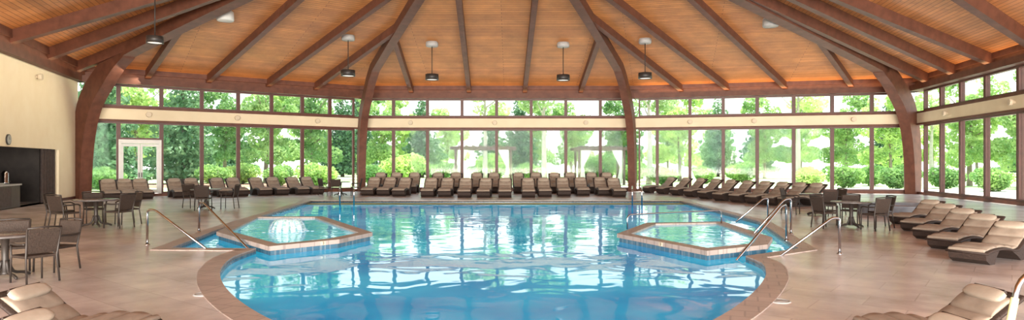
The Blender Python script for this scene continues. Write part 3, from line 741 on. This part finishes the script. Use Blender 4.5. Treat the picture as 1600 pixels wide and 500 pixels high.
trees = [(158, 47, 1.0, 'B', 'dark evergreen tree behind the leftmost window'), (215, 62, 1.1, 'A', 'broad green tree behind the white patio door'), (288, 58, 1.05, 'B', 'dark evergreen right of the white patio door'),
         (352, 74, 1.0, 'A', 'green tree behind the middle of the left windows'), (415, 60, 1.0, 'A', 'bright leafy tree right of middle behind the left windows'), (486, 68, 1.05, 'A', 'green tree behind the left windows nearest the left slim arch'), (535, 88, 1.1, 'B', 'tall evergreen just left of the left slim arch'),
         (596, 74, .95, 'A', 'green tree just right of the left slim arch'), (660, 84, 1.0, 'B', 'dark evergreen behind the large rounded shrub'), (757, 64, .95, 'C', 'pale-trunked slender tree beside the left cabana'), (812, 82, 1.0, 'B', 'dark evergreen between the two pale trunks'),
         (851, 60, 1.0, 'C', 'pale-trunked slender tree between the two cabanas'), (893, 88, .95, 'A', 'green tree behind the left side of the right cabana'), (965, 78, .9, 'A', 'green tree just left of the right slim arch'),
         (1014, 56, .95, 'C', 'pale slender tree just right of the right slim arch'), (1062, 66, .9, 'A', 'green tree behind the first right-back windows'), (1122, 90, 1.05, 'B', 'dark evergreen behind the middle right-back windows'), (1195, 80, .95, 'A', 'leafy tree behind the middle right-back windows'),
         (1246, 53.5, .9, 'C', 'pale-trunked slender tree behind the right-back windows'), (1322, 78, .95, 'A', 'broad green tree behind the right-back shrubs'), (1392, 66, .85, 'A', 'green tree just left of the right thick arch'), (1456, 74, .9, 'C', 'pale slender tree behind the first right wall window'),
         (1515, 52, .9, 'A', 'green tree behind the middle right wall windows'), (1605, 46, .8, 'A', 'green tree behind the right wall windows at frame edge')]
for i, (x, Z, s, k, lb) in enumerate(trees):
    nm = K[k].put(((x - CX) / F * Z, Z, -.09), i * 1.3, s, lb, 'tree', 'garden trees beyond the windows')
for i in range(26):
    x = -60 + i * 69; Z = 106 + (i % 3) * 10
    left = x < 640
    K['B' if i % 3 == 0 else 'A'].put(((x - CX) / F * Z, Z, -.09), i * .9, (1.3 if left else 1.05) + .12 * (i % 2), 'distant green tree in the hazy tree line far beyond the lawn', 'tree', 'distant tree line')
shr = [(632, 58, 2.2, 'large rounded green shrub left of the left cabana'), (163, 42, 1.3, 'small bright shrub outside the leftmost window'), (335, 52, 1.4, 'green shrub in the left window bed, first from left'), (378, 56, 1.5, 'green shrub in the left window bed, second from left'),
       (436, 52, 1.4, 'green shrub in the left window bed, third from left'), (495, 50, 1.5, 'green shrub in the left window bed, fourth from left'), (584, 52, 1.4, 'smaller shrub beside the large rounded shrub'), (690, 66, 1.6, 'shrub behind the left edge of the left cabana'), (768, 72, 2.4, 'broad shrub seen through the left cabana'), (830, 64, 1.5, 'shrub between the two cabanas'), (938, 70, 2.4, 'broad shrub seen through the right cabana'), (990, 62, 1.6, 'shrub right of the right cabana'),
       (1035, 54, 1.3, 'shrub right of the right slim arch'), (1100, 58, 1.3, 'shrub outside the second right-back window'), (1160, 62, 1.6, 'shrub outside the middle right-back windows'), (1262, 46, 1.3, 'shrub in the right-back bed, first from left'), (1318, 48, 1.4, 'shrub in the right-back bed, second from left'), (1362, 52, 1.4, 'shrub in the right-back bed, third from left'), (1404, 46, 1.4, 'shrub in the right-back bed beside the right thick arch'),
       (1475, 46, 1.3, 'shrub outside the right wall window nearest the arch'), (1550, 41, 1.3, 'shrub outside the right wall window farther from the arch')]
for i, (x, Z, s, lb) in enumerate(shr):
    SH.put(((x - CX) / F * Z, Z, -.09), i * 1.7, s, lb, 'shrub', 'garden shrubs')
# cabanas
def cabana(x0, x1, Z, label):
    X0 = (x0 - CX) / F * Z; X1 = (x1 - CX) / F * Z; w_ = X1 - X0; dp = 3.2; H = 2.95
    root = empty('garden_cabana', ((X0 + X1) / 2, Z + dp / 2, -.09)); tag(root, label, 'cabana', 'garden cabanas')
    for sx in (-1, 1):
        for sy in (-1, 1): MB().box((sx * w_ / 2, sy * dp / 2, H / 2), (.2, .2, H)).build('post', M['post'], root)
    m = MB()
    for sx in (-1, 1): m.box((sx * w_ / 2, 0, H + .12), (.22, dp + .4, .26))
    for sy in (-1, 1): m.box((0, sy * dp / 2, H + .12), (w_ + .9, .2, .26))
    m.build('roof_frame', M['post'], root)
    m = MB()
    for k in range(8): m.box((-w_ / 2 + w_ * (k + .5) / 8, 0, H + .3), (.1, dp + .9, .14))
    m.build('roof_slats', M['post'], root)
    for sx in (-1, 1):
        vs = []; fs = []; n = 24
        for j, (z, sp) in enumerate(((H, .9), (2.2, .55), (1.5, .2), (.9, .34), (.1, .5))):
            for k in range(n + 1):
                vs.append((sx * (w_ / 2 - .15) - sx * sp * k / n, -dp / 2 + .06 * math.sin(k * 1.5), z))
        for j in range(4):
            for k in range(n):
                a = j * (n + 1) + k; fs.append((a, a + 1, a + n + 2, a + n + 1))
        mm = MB(); mm.add(vs, fs, True); mm.build('curtain', M['curtainw'], root, 0, False)
    bed = MB().box((0, .3, .3), (w_ * .55, 1.6, .5)).build('daybed', M['cush'], root, .08)
cabana(712, 798, 52, 'brown timber garden cabana with tied white curtains, left of the two')
cabana(905, 975, 54, 'brown timber garden cabana with tied white curtains, right of the two')

# ------------------------------------------------------------------ lights, world, camera
w = bpy.data.worlds.new('sky'); SC.world = w; w.use_nodes = True; nt = w.node_tree
bg = nt.nodes['Background']; tc = N(nt, 'ShaderNodeTexCoord'); sp = N(nt, 'ShaderNodeSeparateXYZ'); rp = N(nt, 'ShaderNodeValToRGB')
nt.links.new(tc.outputs['Generated'], sp.inputs[0]); nt.links.new(sp.outputs['Z'], rp.inputs['Fac'])
rp.color_ramp.elements[0].position = 0; rp.color_ramp.elements[0].color = (1, 1, .96, 1)
rp.color_ramp.elements[1].position = .5; rp.color_ramp.elements[1].color = (.72, .87, 1, 1)
nt.links.new(rp.outputs['Color'], bg.inputs['Color']); bg.inputs['Strength'].default_value = 1.95
def light(kind, name, loc, direction, energy, col, **kw):
    l = bpy.data.lights.new(name, kind); l.energy = energy; l.color = col
    for k, v in kw.items(): setattr(l, k, v)
    o = bpy.data.objects.new(name, l); COL.objects.link(o); o.location = loc
    o.rotation_euler = Vector(direction).to_track_quat('-Z', 'Y').to_euler(); return o
light('SUN', 'sun', (10, 60, 40), (-.2, -.28, -.94), 9.5, (1, .95, .86), angle=R(4))
for k, e in (('C', 30), ('L', 20), ('R', 80), ('W', 28), ('E', 90)):
    A, B = TRI[k]; u = (B - A); Lw = u.length; u.normalize(); n = Vector((-u.y, u.x))
    if n.dot(Vector((0, 18)) - A) < 0: n = -n
    q = (A + B) / 2 + n * .35
    o = light('AREA', 'cove_light', (q.x, q.y, 6.08), (0, 0, 1), e, (1, .6, .28), shape='RECTANGLE', size=Lw * .95, size_y=.3)
    x = Vector((u.x, u.y, 0)); z = Vector((0, 0, -1)); y = z.cross(x)
    o.rotation_euler = Matrix((x, y, z)).transposed().to_euler()
# added fill light that brightens the plaster wall, no fixture behind it
q = (L1 + onwall(L1, L0, -100)) / 2 + nW * 2.6; dr = Vector((-nW.x, -nW.y, -.7)).normalized()
o = light('AREA', 'wall_fill_light', (q.x, q.y, 6.0), dr, 140, (1, .85, .64), shape='RECTANGLE', size=16, size_y=.4)
x = Vector((ul.x, ul.y, 0)); z = -dr; y = z.cross(x); o.rotation_euler = Matrix((x, y, z)).transposed().to_euler()
light('AREA', 'rear_fill_light', (0, -17, 3.6), (0, 1, .08), 15500, (1, .96, .9), shape='RECTANGLE', size=34, size_y=7)  # unseen fill light added behind the camera to brighten the room
light('AREA', 'uplight', (0, -14, .4), (0, .85, .35), 10500, (1, .9, .76), shape='RECTANGLE', size=24, size_y=1.5)  # second unseen fill, added low behind the camera to lift the ceiling
cam = bpy.data.cameras.new('camera'); co = bpy.data.objects.new('camera', cam); COL.objects.link(co)
co.location = EYE; co.rotation_euler = (R(90), 0, 0)
cam.sensor_width = 36; cam.lens = 36 * F / 1600; cam.shift_y = (HY - 250) / 1600; cam.clip_end = 600
SC.camera = co
SC.view_settings.view_transform = 'Standard'
SC.view_settings.exposure = .36
